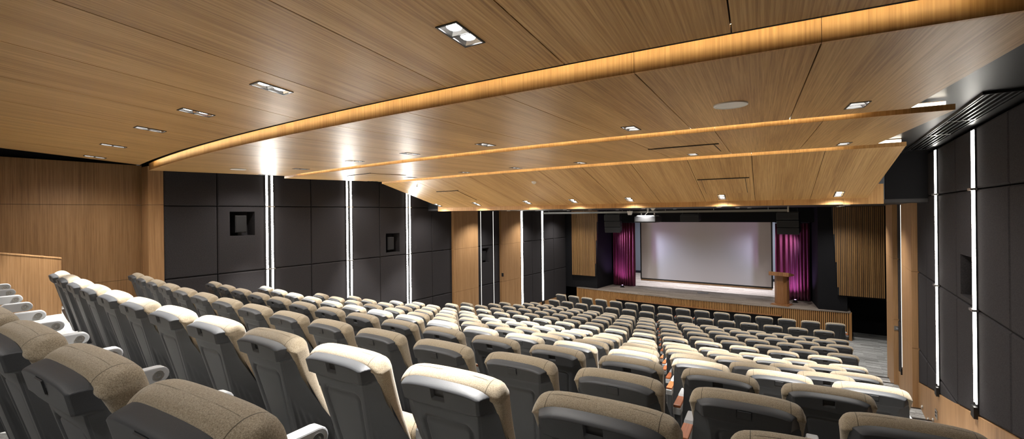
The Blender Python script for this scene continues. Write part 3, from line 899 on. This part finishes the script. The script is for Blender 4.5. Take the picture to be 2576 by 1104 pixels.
# lectern
r = empty('lectern', (-1.14, 17.42, ZS), math.radians(-15)); tag(r, 'walnut lectern with an angled top at the right of the stage', 'lectern')
mb = MB(); mb.box(-0.27, 0.27, -0.22, 0.22, 0.0, 0.022); mb.box(-0.245, 0.245, -0.195, 0.195, 0.022, 0.044); mb.build('plinth', M['walnut'], r)
mb = MB(); mb.prism([(-0.19, -0.05), (-0.10, -0.14), (0.10, -0.14), (0.19, -0.05), (0.19, 0.14), (-0.19, 0.14)], 2, 0.044, 0.985); mb.build('column', M['walnut'], r, bevel=0.003)
mb = MB(); mb.add([(-0.30, -0.25, 0.985), (0.30, -0.25, 0.985), (0.30, 0.25, 0.965), (-0.30, 0.25, 0.965), (-0.30, -0.25, 1.115), (0.30, -0.25, 1.115), (0.30, 0.25, 1.02), (-0.30, 0.25, 1.02)],
                  [(0, 3, 2, 1), (4, 5, 6, 7), (0, 1, 5, 4), (1, 2, 6, 5), (2, 3, 7, 6), (3, 0, 4, 7)]); mb.build('reading_top', M['walnut'], r, bevel=0.004)

# floor box
r = empty('floor_socket_box', (-3.81, 18.38, ZS)); tag(r, 'flat metal floor socket box set in the stage floor below the screen', 'floor box')
mb = MB(); mb.box(-0.19, 0.19, -0.09, 0.09, 0.0, 0.006); mb.build('frame', M['black_metal'], r)
mb = MB(); mb.box(-0.165, 0.165, -0.068, 0.068, 0.006, 0.010); mb.build('lid', M['steel_pipe'], r)

# line-array loudspeakers hanging in front of the lintel
def line_array(x, y, ztop, boxes, w, label, rz):
    r = empty('hanging_loudspeaker', (x, y, ztop), rz); tag(r, label, 'loudspeaker', 'loudspeakers hanging over the stage front')
    z = 0.0; tilt = 0.03
    dy = 0.0
    for i in range(boxes):
        h = 0.22
        a = 0.05 + 0.11 * i
        c, s = math.cos(a), math.sin(a)
        def T(yy, zz): return (dy + yy * c - (zz) * s * -1, z + zz * c - yy * s * -1)
        mb = MB()
        pts = [(-0.17, 0.0), (0.17, -0.02), (0.17, -h + 0.02), (-0.17, -h)]
        P2 = []
        for yy, zz in pts:
            P2.append((dy + yy * c - zz * s, z + zz * c + yy * s))
        mb.prism(P2, 0, -w / 2, w / 2)
        o = mb.build('speaker_box', M['speaker_black'], r, bevel=0.005)
        g = MB()
        q0 = (dy + -0.175 * c - (-0.02) * s, z + -0.02 * c + -0.175 * s); q1 = (dy + -0.175 * c - (-h + 0.02) * s, z + (-h + 0.02) * c + -0.175 * s)
        g.prism([q0, q1, (q1[0] + 0.006, q1[1]), (q0[0] + 0.006, q0[1])], 0, -w / 2 + 0.02, w / 2 - 0.02)
        g.build('grille', M['speaker_grille'], o)
        dy, z = dy + (h + 0.004) * s, z - (h + 0.004) * c
    mb = MB(); mb.box(-w / 2, w / 2, -0.12, 0.12, 0.0, 0.03)
    for sx in (-w / 2 + 0.05, w / 2 - 0.05): mb.cyl((sx, 0, 0.03), (sx, 0, 0.105 - ztop), 0.008, n=8)
    mb.build('rigging_frame', M['black_metal'], r)
    return r
line_array(-6.90, 17.05, -0.10, 3, 0.62, 'black three-box loudspeaker hanging above the left curtain', 0.12)
line_array(-3.93, 17.05, -0.12, 1, 0.64, 'short black loudspeaker hanging over the middle of the screen', 0.0)
line_array(-0.90, 17.05, -0.07, 3, 0.62, 'black three-box loudspeaker hanging above the right curtain', -0.12)

# lighting bar
r = empty('lighting_bar', (-3.95, 12.2, 0.0)); tag(r, 'long grey steel lighting bar hung under the front soffit', 'lighting bar')
mb = MB(); mb.box(-3.31, 3.31, -0.025, 0.025, -0.02, 0.035); mb.build('bar', M['steel_pipe'], r)
mb = MB(); mb.box(3.29, 3.32, -0.03, 0.03, -0.03, 0.105); mb.build('end_bracket', M['metal'], r)
for i in range(6):
    x = -3.1 + i * 1.2
    mb = MB(); mb.cyl((x, 0, 0.035), (x, 0, 0.106), 0.008, n=8); mb.build('hanger', M['steel_pipe'], r)

# projector
r = empty('ceiling_projector', (-3.94, 12.25, -0.28)); tag(r, 'dark ceiling projector with bright top hanging before the screen', 'projector')
mb = MB(); mb.box(-0.30, 0.30, -0.26, 0.26, 0.0, 0.17); mb.build('body', M['speaker_black'], r, bevel=0.03, seg=3)
mb = MB(); mb.prism([(-0.26, 0.17), (0.26, 0.17), (0.22, 0.195), (-0.22, 0.195)], 1, -0.22, 0.22); mb.build('top_cover', M['white_plastic'], r, bevel=0.004)
mb = MB(); mb.box(-0.27, 0.27, -0.264, -0.255, 0.03, 0.15); mb.build('rear_panel', M['speaker_grille'], r)
mb = MB(); mb.cyl((0.05, 0.26, 0.085), (0.05, 0.33, 0.085), 0.06, n=20, r1=0.052); mb.build('lens', M['black_metal'], r)
mb = MB()
for sx in (-0.18, 0.18): mb.box(sx - 0.012, sx + 0.012, -0.02, 0.02, 0.195, 0.30)
mb.box(-0.22, 0.22, -0.03, 0.03, 0.29, 0.32); mb.cyl((0, 0, 0.32), (0, 0, 0.386), 0.03, n=12)
mb.build('mount', M['white_plastic'], r)
mb = MB()
pts = [(-0.05, -0.1, 0.195), (-0.02, -0.1, 0.24), (0.03, -0.1, 0.28), (0.05, -0.1, 0.385)]
for p, q in zip(pts[:-1], pts[1:]): mb.cyl(p, q, 0.012, n=8)
mb.build('cable', M['white_plastic'], r)
r = empty('ceiling_access_point', (-4.36, 12.0, -0.02)); tag(r, 'small pale box hung beside the projector', 'device')
mb = MB(); mb.prism([(-0.07, 0.06), (0.07, 0.06), (0.04, -0.05), (-0.04, -0.05)], 1, -0.05, 0.05); mb.build('body', M['white_plastic'], r, bevel=0.008)
mb = MB(); mb.cyl((0, 0, 0.06), (0, 0, 0.125), 0.01, n=8); mb.build('stem', M['steel_pipe'], r)

# small fittings in the front soffit
def soffit_light(x, y, label):
    r = empty('soffit_downlight', (x, y, 0.105)); tag(r, label, 'downlight', 'small downlights in the front soffit')
    mb = MB(); mb.ring((0, 0, -0.010), (0, 0, 1), 0.045, 0.060, 0.010, n=20); mb.build('rim', M['white_plastic'], r)
    mb = MB(); mb.cyl((0, 0, -0.006), (0, 0, -0.001), 0.044, n=20); mb.build('lamp', M['lamp_small'], r)
FX = [0.4, -1.9, -4.2, -6.3, -8.35]
FY = [(10.9, 'first'), (13.6, 'middle'), (16.0, 'last')]
for y, rn in FY:
    for i, x in enumerate(FX):
        if (y, i) == (FY[0][0], 2): x, y = -3.94, 11.85
        soffit_light(x, y, 'small round downlight in the front soffit, %s row from the rear, %s from the left' % (rn, ORD[len(FX) - 1 - i]))
r = empty('smoke_detector', (-3.6, 11.6, 0.105)); tag(r, 'white smoke detector under the front soffit right of the projector', 'smoke detector')
mb = MB(); mb.cyl((0, 0, -0.05), (0, 0, 0.0), 0.035, n=18, r1=0.06); mb.build('body', M['white_plastic'], r)
mb = MB(); mb.cyl((0, 0, -0.062), (0, 0, -0.05), 0.018, n=12); mb.build('sensor', M['white_plastic'], r)

# right-hand wall plates
r = empty('wall_switch_plate', (1.28, 12.417, -2.56)); tag(r, 'square grey switch plate on the side of the front right pilaster', 'switch')
mb = MB(); mb.box(-0.045, 0.045, -0.012, 0.0, 0.0, 0.09); mb.build('plate', M['metal'], r, bevel=0.003)
mb = MB(); mb.box(-0.015, 0.015, -0.017, -0.012, 0.03, 0.06); mb.build('button', M['arm_grey'], r)
for (y, z, nm, lab, c) in ((8.5, -2.93, 'wall_socket_plate', 'grey socket plate on the right oak wainscot', 'socket'),):
    r = empty(nm, (XR - 0.046, y, z)); tag(r, lab, c)
    mb = MB(); mb.box(-0.012, 0.0, -0.06, 0.06, 0.0, 0.12); mb.build('plate', M['metal'], r, bevel=0.003)
    for dz in (0.03, 0.075):
        mb = MB(); mb.box(-0.016, -0.012, -0.025, 0.025, dz, dz + 0.02); mb.build('outlet', M['plastic_dark'], r)
for (y, z, lab) in ((9.59, -3.16, 'small round steel step light on the right wainscot, nearest the pilaster'), (9.1, -3.17, 'small round steel step light low on the right wainscot, between pilaster and socket plate'), (8.72, -3.03, 'small round steel step light just below the socket plate on the right wainscot')):
    r = empty('step_light', (XR - 0.046, y, z)); tag(r, lab, 'step light', 'step lights on the right wainscot')
    mb = MB(); mb.cyl((0, 0, 0), (-0.014, 0, 0), 0.028, n=18); mb.build('bezel', M['metal'], r)
    mb = MB(); mb.cyl((-0.014, 0, 0), (-0.018, 0, 0), 0.016, n=14); mb.build('lens', M['white_plastic'], r)
r = empty('wall_switch_plate', (XL + 0.16, 12.417, -2.15)); tag(r, 'small dark plate on the side of the second left oak pilaster', 'switch')
mb = MB(); mb.box(-0.05, 0.03, -0.01, 0.0, 0.0, 0.12); mb.build('plate', M['plastic_dark'], r)

# ------------------------------------------------------------------ chairs
REC = math.radians(13)
def tilt(x, n, t):
    return (x, n * math.cos(REC) - t * math.sin(REC), HS + n * math.sin(REC) + t * math.cos(REC))
def lerp(a, b, t): return a + (b - a) * t
def sstep(a, b, x):
    t = max(0.0, min(1.0, (x - a) / (b - a))); return t * t * (3 - 2 * t)
def table(tab, x):
    if x <= tab[0][0]: return tab[0][1]
    for (a, va), (b, vb) in zip(tab[:-1], tab[1:]):
        if x <= b: return lerp(va, vb, (x - a) / (b - a))
    return tab[-1][1]
def crown(x): return -0.008 * (x / 0.195) ** 2 - 0.024 * abs(x / 0.195) ** 6
def round_trap_sd(x, t):
    """signed distance (approx.) to the outline of the inset panel"""
    ct, hh = -0.335, 0.222
    w = lerp(0.112, 0.066, (-0.12 - t) / 0.43)
    r = 0.035
    qx, qt = abs(x) - (w - r), abs(t - ct) - (hh - r)
    return math.hypot(max(qx, 0), max(qt, 0)) + min(max(qx, qt), 0) - r
def shell_mesh():
    ts = [0.030, 0.0292, 0.0278, 0.0258, 0.0232, 0.0205, 0.0190, 0.0178, 0.009, -0.009, -0.018, -0.0195, -0.028, -0.036, -0.042, -0.046, -0.050, -0.054, -0.058, -0.064, -0.075]
    t = -0.09
    while t > -0.60: ts.append(t); t -= 0.0085 if t > -0.60 else 0.02
    ts += [-0.605, -0.61]
    xr = []
    fr = [-1, -0.985, -0.96, -0.92, -0.86]
    x = -0.80
    while x < -0.20: fr.append(x); x += 0.035
    fr += [-0.178, -0.171, -0.164, -0.1, -0.03]
    fr = fr + [-f for f in reversed(fr)]
    ns = 18
    verts, rows = [], []
    for t in ts:
        wr = table([(-0.62, 0.098), (-0.30, 0.126), (-0.066, 0.152), (-0.046, 0.167), (0.02, 0.171), (0.03, 0.172)], t)
        nr = 0.0
        nr += 0.022 * sstep(-0.045, -0.062, t) if t < -0.045 else 0.0
        nr += 0.012 * max(0, (-0.08 - t) / 0.5)
        wf = table([(-0.62, 0.250), (-0.45, 0.247), (-0.30, 0.232), (-0.15, 0.213), (0.0, 0.199), (0.03, 0.194)], t)
        nf = table([(-0.62, 0.18), (-0.46, 0.160), (-0.30, 0.105), (-0.15, 0.064), (0.0, 0.050)], t)
        # roll the top edge forward
        roll = {0.030: 0.044, 0.0292: 0.030, 0.0278: 0.018, 0.0258: 0.009, 0.0232: 0.0035, 0.0205: 0.001}.get(t, 0.0)
        cw = sstep(-0.05, 0.03, t)
        row = []
        def put(x, n, tt):
            row.append(len(verts)); verts.append(tilt(x, n, tt + cw * crown(x)))
        side = [i / ns for i in range(ns)]
        for sgn in (-1, 1):
            seq = []
            for q in side:
                e = q ** 0.85
                x = sgn * lerp(wf, wr, e); n = lerp(nf, nr + 0.0045, q)
                # ribs low on the flank
                m_ = sstep(-0.24 - 0.22 * (1 - q), -0.30 - 0.22 * (1 - q), t)
                if m_ > 0 and 0.12 < q < 0.95:
                    rb = 0.005 * m_ * (0.5 + 0.5 * math.sin(q * 2 * math.pi * 6))
                    x -= sgn * rb; n += rb * 0.6
                n = max(n, roll if roll else -1)
                seq.append((x, n))
            if sgn < 0:
                for x, n in seq: put(x, n, t)
                for f in fr:
                    x = f * wr
                    n = nr - 0.006 * (1 - f * f) * 1.0 + 0.0045 * (1 if abs(f) > 0.97 else 0)
                    if -0.0185 < t < 0.0185 and abs(f) < 0.168: n += 0.020
                    if t < -0.09:
                        d = round_trap_sd(x, t)
                        n += 0.010 * math.exp(-((d + 0.004) / 0.006) ** 2) + (0.004 if d < -0.004 else 0)
                    put(x, max(n, roll), t)
            else:
                for x, n in reversed(seq): put(x, n, t)
        rows.append(row)
    faces = []
    for a, b_ in zip(rows[:-1], rows[1:]):
        for i in range(len(a) - 1):
            faces.append((a[i], b_[i], b_[i + 1], a[i + 1]))
    # close the open front with a flat sheet
    a = rows[0]; b_ = rows[-1]
    faces.append(tuple([r_[0] for r_ in rows][::-1][:1]) + (rows[0][0], rows[0][-1], rows[-1][-1]))
    mb = MB(); mb.add(verts, faces)
    return mb
def rrect(w, n0, n1, r0, r1, m=5):
    """rounded rectangle in (x, n): half width w, n from n0 (rear) to n1 (front)"""
    pts = []
    for cx, cn, r, a0 in ((-(w - r0), n0 + r0, r0, 180), (w - r0, n0 + r0, r0, 270), (w - r1, n1 - r1, r1, 0), (-(w - r1), n1 - r1, r1, 90)):
        for i in range(m):
            a = math.radians(a0 + 90 * i / (m - 1))
            pts.append((cx + r * math.cos(a), cn + r * math.sin(a)))
    return pts
def cushion_mesh():
    secs = []
    for t in (-0.52, -0.50, -0.45, -0.38, -0.28, -0.18, -0.08, -0.03, -0.005, 0.006):
        w = table([(-0.52, 0.175), (-0.45, 0.190), (-0.36, 0.196), (-0.2, 0.208), (0.0, 0.224)], t)
        n0 = table([(-0.52, 0.168), (-0.46, 0.162), (-0.30, 0.107), (-0.15, 0.0665), (0.0, 0.046), (0.006, 0.040)], t)
        n1 = table([(-0.52, 0.182), (-0.46, 0.186), (-0.30, 0.160), (-0.1, 0.143), (0.006, 0.138)], t)
        secs.append((t, w, n0, n1))
    for i in range(1, 8):
        a = math.radians(90 * i / 7)
        nc, nh = 0.089, 0.049
        secs.append((0.006 + 0.034 * math.sin(a), 0.221 - 0.020 * (1 - math.cos(a)), nc - nh * max(0.02, math.cos(a)), nc + nh * max(0.02, math.cos(a))))
    verts, rows = [], []
    for (t, w, n0, n1) in secs:
        d = n1 - n0
        pts = rrect(w, n0, n1, min(0.022, d * 0.42), min(0.055, d * 0.42))
        # densify the rear and front edges so the crown can bend them
        full = []
        for p, q in zip(pts, pts[1:] + pts[:1]):
            full.append(p)
            if abs(q[0] - p[0]) > 0.1:
                for k in range(1, 12): full.append((lerp(p[0], q[0], k / 12), lerp(p[1], q[1], k / 12)))
        cw = sstep(-0.08, 0.04, t)
        row = []
        for x, n in full:
            row.append(len(verts)); verts.append(tilt(x, n, t + cw * (-0.008 * (x / 0.22) ** 2 - 0.024 * abs(x / 0.22) ** 6)))
        rows.append(row)
    f = []
    for a, b_ in zip(rows[:-1], rows[1:]):
        m_ = len(a)
        f += [(a[i], a[(i + 1) % m_], b_[(i + 1) % m_], b_[i]) for i in range(m_)]
    f += [tuple(reversed(rows[0])), tuple(rows[-1])]
    mb = MB(); mb.add(verts, f)
    return mb
def seat_mesh():
    """the tipped-up seat pad in front of the backrest"""
    verts, rows = [], []
    for i in range(9):
        a = -90 + 180 * i / 8
        t = -0.32 + 0.17 * math.sin(math.radians(a)) if False else lerp(-0.66, -0.36, i / 8)
        sq = math.sqrt(max(0.05, 1 - (2 * i / 8 - 1) ** 6))
        w = 0.185 * (0.9 + 0.1 * sq); d = 0.062 * sq
        row = []
        for x, n in rrect(w, 0.245 - d, 0.245 + d, 0.03 * sq, 0.03 * sq):
            row.append(len(verts)); verts.append(tilt(x, n, t))
        rows.append(row)
    f = []
    for a, b_ in zip(rows[:-1], rows[1:]):
        m_ = len(a); f += [(a[i], a[(i + 1) % m_], b_[(i + 1) % m_], b_[i]) for i in range(m_)]
    f += [tuple(reversed(rows[0])), tuple(rows[-1])]
    mb = MB(); mb.add(verts, f); return mb
def arm_body():
    mb = MB()
    prof = [(0.215, 0.597), (0.53, 0.600)]
    for i in range(9):
        a = math.radians(-90 + 180 * i / 8); prof.append((0.535 + 0.034 * math.cos(a), 0.634 + 0.034 * math.sin(a)))
    prof += [(0.42, 0.668), (0.39, 0.648), (0.215, 0.645)]
    mb.prism(prof, 0, -0.025, 0.025)
    return mb
def make_chair(name, side_both, flap):
    r = empty(name)
    sh = shell_mesh().build('back_shell', M['plastic'], r, smooth=True)
    bm_ = cushion_mesh().build('back_cushion', M['fabric'], r, smooth=True)
    fl = MB(); n0 = 0.0135 if not flap else -0.0045
    v = [tilt(x, n, t) for n in (n0, n0 + 0.004) for x, t in ((-0.0262, -0.0168), (0.0262, -0.0168), (0.0262, 0.0168), (-0.0262, 0.0168))]
    fl.add(v, [(0, 1, 2, 3), (4, 7, 6, 5), (0, 4, 5, 1), (1, 5, 6, 2), (2, 6, 7, 3), (3, 7, 4, 0)])
    fl.build('bag_hook', M['plastic'] if flap else M['plastic_dark'], r)  # closed slots get a flap, open ones a dark plate for the hole's shade
    seat_mesh().build('seat_pad', M['fabric'], r, smooth=True)
    for sx in ((0.28, -0.28) if side_both else (0.28,)):
        a = arm_body().build('armrest', M['arm_grey'], r, bevel=0.006, seg=2)
        a.location = (sx, 0, 0)
        w = MB(); w.box(-0.024, 0.024, 0.22, 0.392, 0.645, 0.664); w.build('wood_pad', M['arm_wood'], a, bevel=0.004)
        for q in (-1, 1):
            b_ = MB(); b_.ring((q * 0.0255, 0.527, 0.634), (q, 0, 0), 0.011, 0.020, 0.003, n=18); b_.cyl((q * 0.0255, 0.527, 0.634), (q * 0.027, 0.527, 0.634), 0.007, n=10)
            b_.build('round_badge', M['metal'], a)
        lg = MB(); lg.prism([(0.20, 0.0), (0.44, 0.0), (0.44, 0.03), (0.40, 0.05), (0.40, 0.597), (0.235, 0.597), (0.24, 0.05)], 0, -0.020, 0.020)
        l_ = lg.build('leg', M['plastic'], r, bevel=0.004); l_.location = (sx, 0, 0)
    return r
PROTO = {}
for both in (False, True):
    for flap in (False, True):
        PROTO[(both, flap)] = [make_chair('auditorium_chair', both, flap), False]
def put_chair(k, i, both, label):
    flap = k % 2 == 1
    p = PROTO[(both, flap)]
    if not p[1]: o = p[0]; p[1] = True
    else: o = copy_tree(p[0])
    loc, a = seat_pose(k, i)
    o.location = loc; o.rotation_euler = (0, 0, a)
    tag(o, label, 'chair', 'auditorium chairs in curved rows')
    return o
ROWNAME = {1: 'front row by the stage'}
for k in range(2, 13): ROWNAME[k] = '%s row from stage' % ORD[k - 1]
ROWNAME[1] = 'front row by the stage'
ROWNAME.update({13: 'fifth row from rear', 14: 'fourth row from rear', 15: 'third row from rear', 16: 'second row from rear', 17: 'rearmost row'})
n_ch = 0
for k in range(1, 18):
    n = 16 if k % 2 else 15
    lo, hi = 0, n - 1
    if k == 16: lo, hi = 0, 12
    if k == 17: lo, hi = 1, 12
    for i in range(lo, hi + 1):
        if k == 17:
            loc, a = seat_pose(k, i)
        j = hi - i
        if k == 17:
            lab = 'beige and black auditorium chair in the %s, %s seat from the left' % (ROWNAME[k], ORD[j])
        elif k == 16:
            lab = 'beige and black auditorium chair in the %s, %s seat from the parapet' % (ROWNAME[k], ORD[j])
        elif i <= 7 and k < 15:
            lab = 'beige and black auditorium chair, %s, %s seat from right aisle' % (ROWNAME[k], ORD[i])
        else:
            lab = 'beige and black auditorium chair, %s, %s seat from left aisle' % (ROWNAME[k], ORD[j])
        put_chair(k, i, i == hi, lab)
        n_ch += 1
for p, used in PROTO.values():
    if not used:
        for c in list(p.children_recursive): bpy.data.objects.remove(c)
        bpy.data.objects.remove(p)

# ------------------------------------------------------------------ lights
def add_light(kind, name, loc, power, color=(1, 1, 1), rot=(0, 0, 0), **kw):
    l = bpy.data.lights.new(name, kind); l.energy = power; l.color = color
    for a, v in kw.items(): setattr(l, a, v)
    o = bpy.data.objects.new(name, l); o.location = loc; o.rotation_euler = rot
    COL.objects.link(o); return o
WARM = (1.0, 0.965, 0.92)
for (x, y, z, ci, li) in LIGHT_POS:
    add_light('SPOT', 'downlight_beam', (x, y, z - 0.03), (230, 290, 290, 290)[ci], WARM, ((-0.24, 0.0, 0.0, -0.30)[ci], 0, 0), spot_size=math.radians(50), spot_blend=0.6, shadow_soft_size=0.04)
    add_light('SPOT', 'downlight_spill', (x, y, z - 0.03), 32, WARM, (0, 0, 0), spot_size=math.radians(150), spot_blend=0.9, shadow_soft_size=0.04)
for x in LX:        # unseen row of lamps added behind the viewer to light the chair backs
    add_light('SPOT', 'rear_added_spill', (x, -0.9, 1.02), 26, WARM, (0, 0, 0), spot_size=math.radians(140), spot_blend=0.9, shadow_soft_size=0.05)
for x, y in [((-3.94, 11.85) if (x, y) == (FX[2], FY[0][0]) else (x, y)) for y, _ in FY for x in FX]:
    add_light('SPOT', 'soffit_beam', (x, y, 0.07), 80, WARM, (0, 0, 0), spot_size=math.radians(130), spot_blend=0.9, shadow_soft_size=0.05)
# stage wash, from lamps behind the lintel
add_light('AREA', 'stage_wash', (CX, 20.6, 0.05), 300, (0.84, 0.88, 1.0), (0, 0, 0), shape='RECTANGLE', size=5.4, size_y=0.8)
for (x, tx, e) in ((-7.30, -6.0, 110), (-0.55, -1.9, 70)):
    d = Vector((tx, 18.95, -1.9)) - Vector((x, 17.95, -0.8))
    add_light('SPOT', 'screen_side_beam', (x, 17.95, -0.8), e, (0.62, 0.74, 1.0), d.to_track_quat('-Z', 'Y').to_euler(), spot_size=math.radians(75), spot_blend=1.0, shadow_soft_size=0.06)
for (x, s) in ((-6.98, 1), (-0.84, -1)):
    add_light('SPOT', 'curtain_uplight_beam', (x, 18.02, ZS + 0.13), 34, (0.72, 0.40, 1.0), (math.radians(168), 0, 0), spot_size=math.radians(120), spot_blend=0.8, shadow_soft_size=0.03)

# world: nothing but a trace of grey inside the closed hall
w = bpy.data.worlds.new('world'); S.world = w; w.use_nodes = True
w.node_tree.nodes['Background'].inputs['Color'].default_value = (0.5, 0.5, 0.5, 1)
w.node_tree.nodes['Background'].inputs['Strength'].default_value = 0.05

# ------------------------------------------------------------------ camera
cam = bpy.data.cameras.new('camera'); co = bpy.data.objects.new('camera', cam); COL.objects.link(co)
F_PX, YAW, ROLL, Y0 = 1124.5, 0.606295, 0.01137276, 537.66
cam.sensor_width = 36.0; cam.sensor_fit = 'HORIZONTAL'
cam.lens = F_PX / 2576 * 36.0
cam.shift_y = -(552 - Y0) / 2576
cam.clip_start = 0.02; cam.clip_end = 100
co.matrix_world = Matrix.Rotation(YAW, 4, 'Z') @ Matrix.Rotation(math.radians(90), 4, 'X') @ Matrix.Rotation(-ROLL, 4, 'Z')
S.camera = co

# lift everything so that the flat floor lies at z = 0
bpy.context.view_layer.update()
for o in list(S.objects):
    if o.parent is None:
        o.location.z += ZO

S.view_settings.view_transform = 'Standard'
S.view_settings.look = 'None'
S.view_settings.gamma = 1.0
S.view_settings.exposure = 1.35
S.view_settings.use_curve_mapping = False
S.cycles.use_denoising = True
S.cycles.max_bounces = 8
S.cycles.diffuse_bounces = 5
S.cycles.sample_clamp_indirect = 6.0
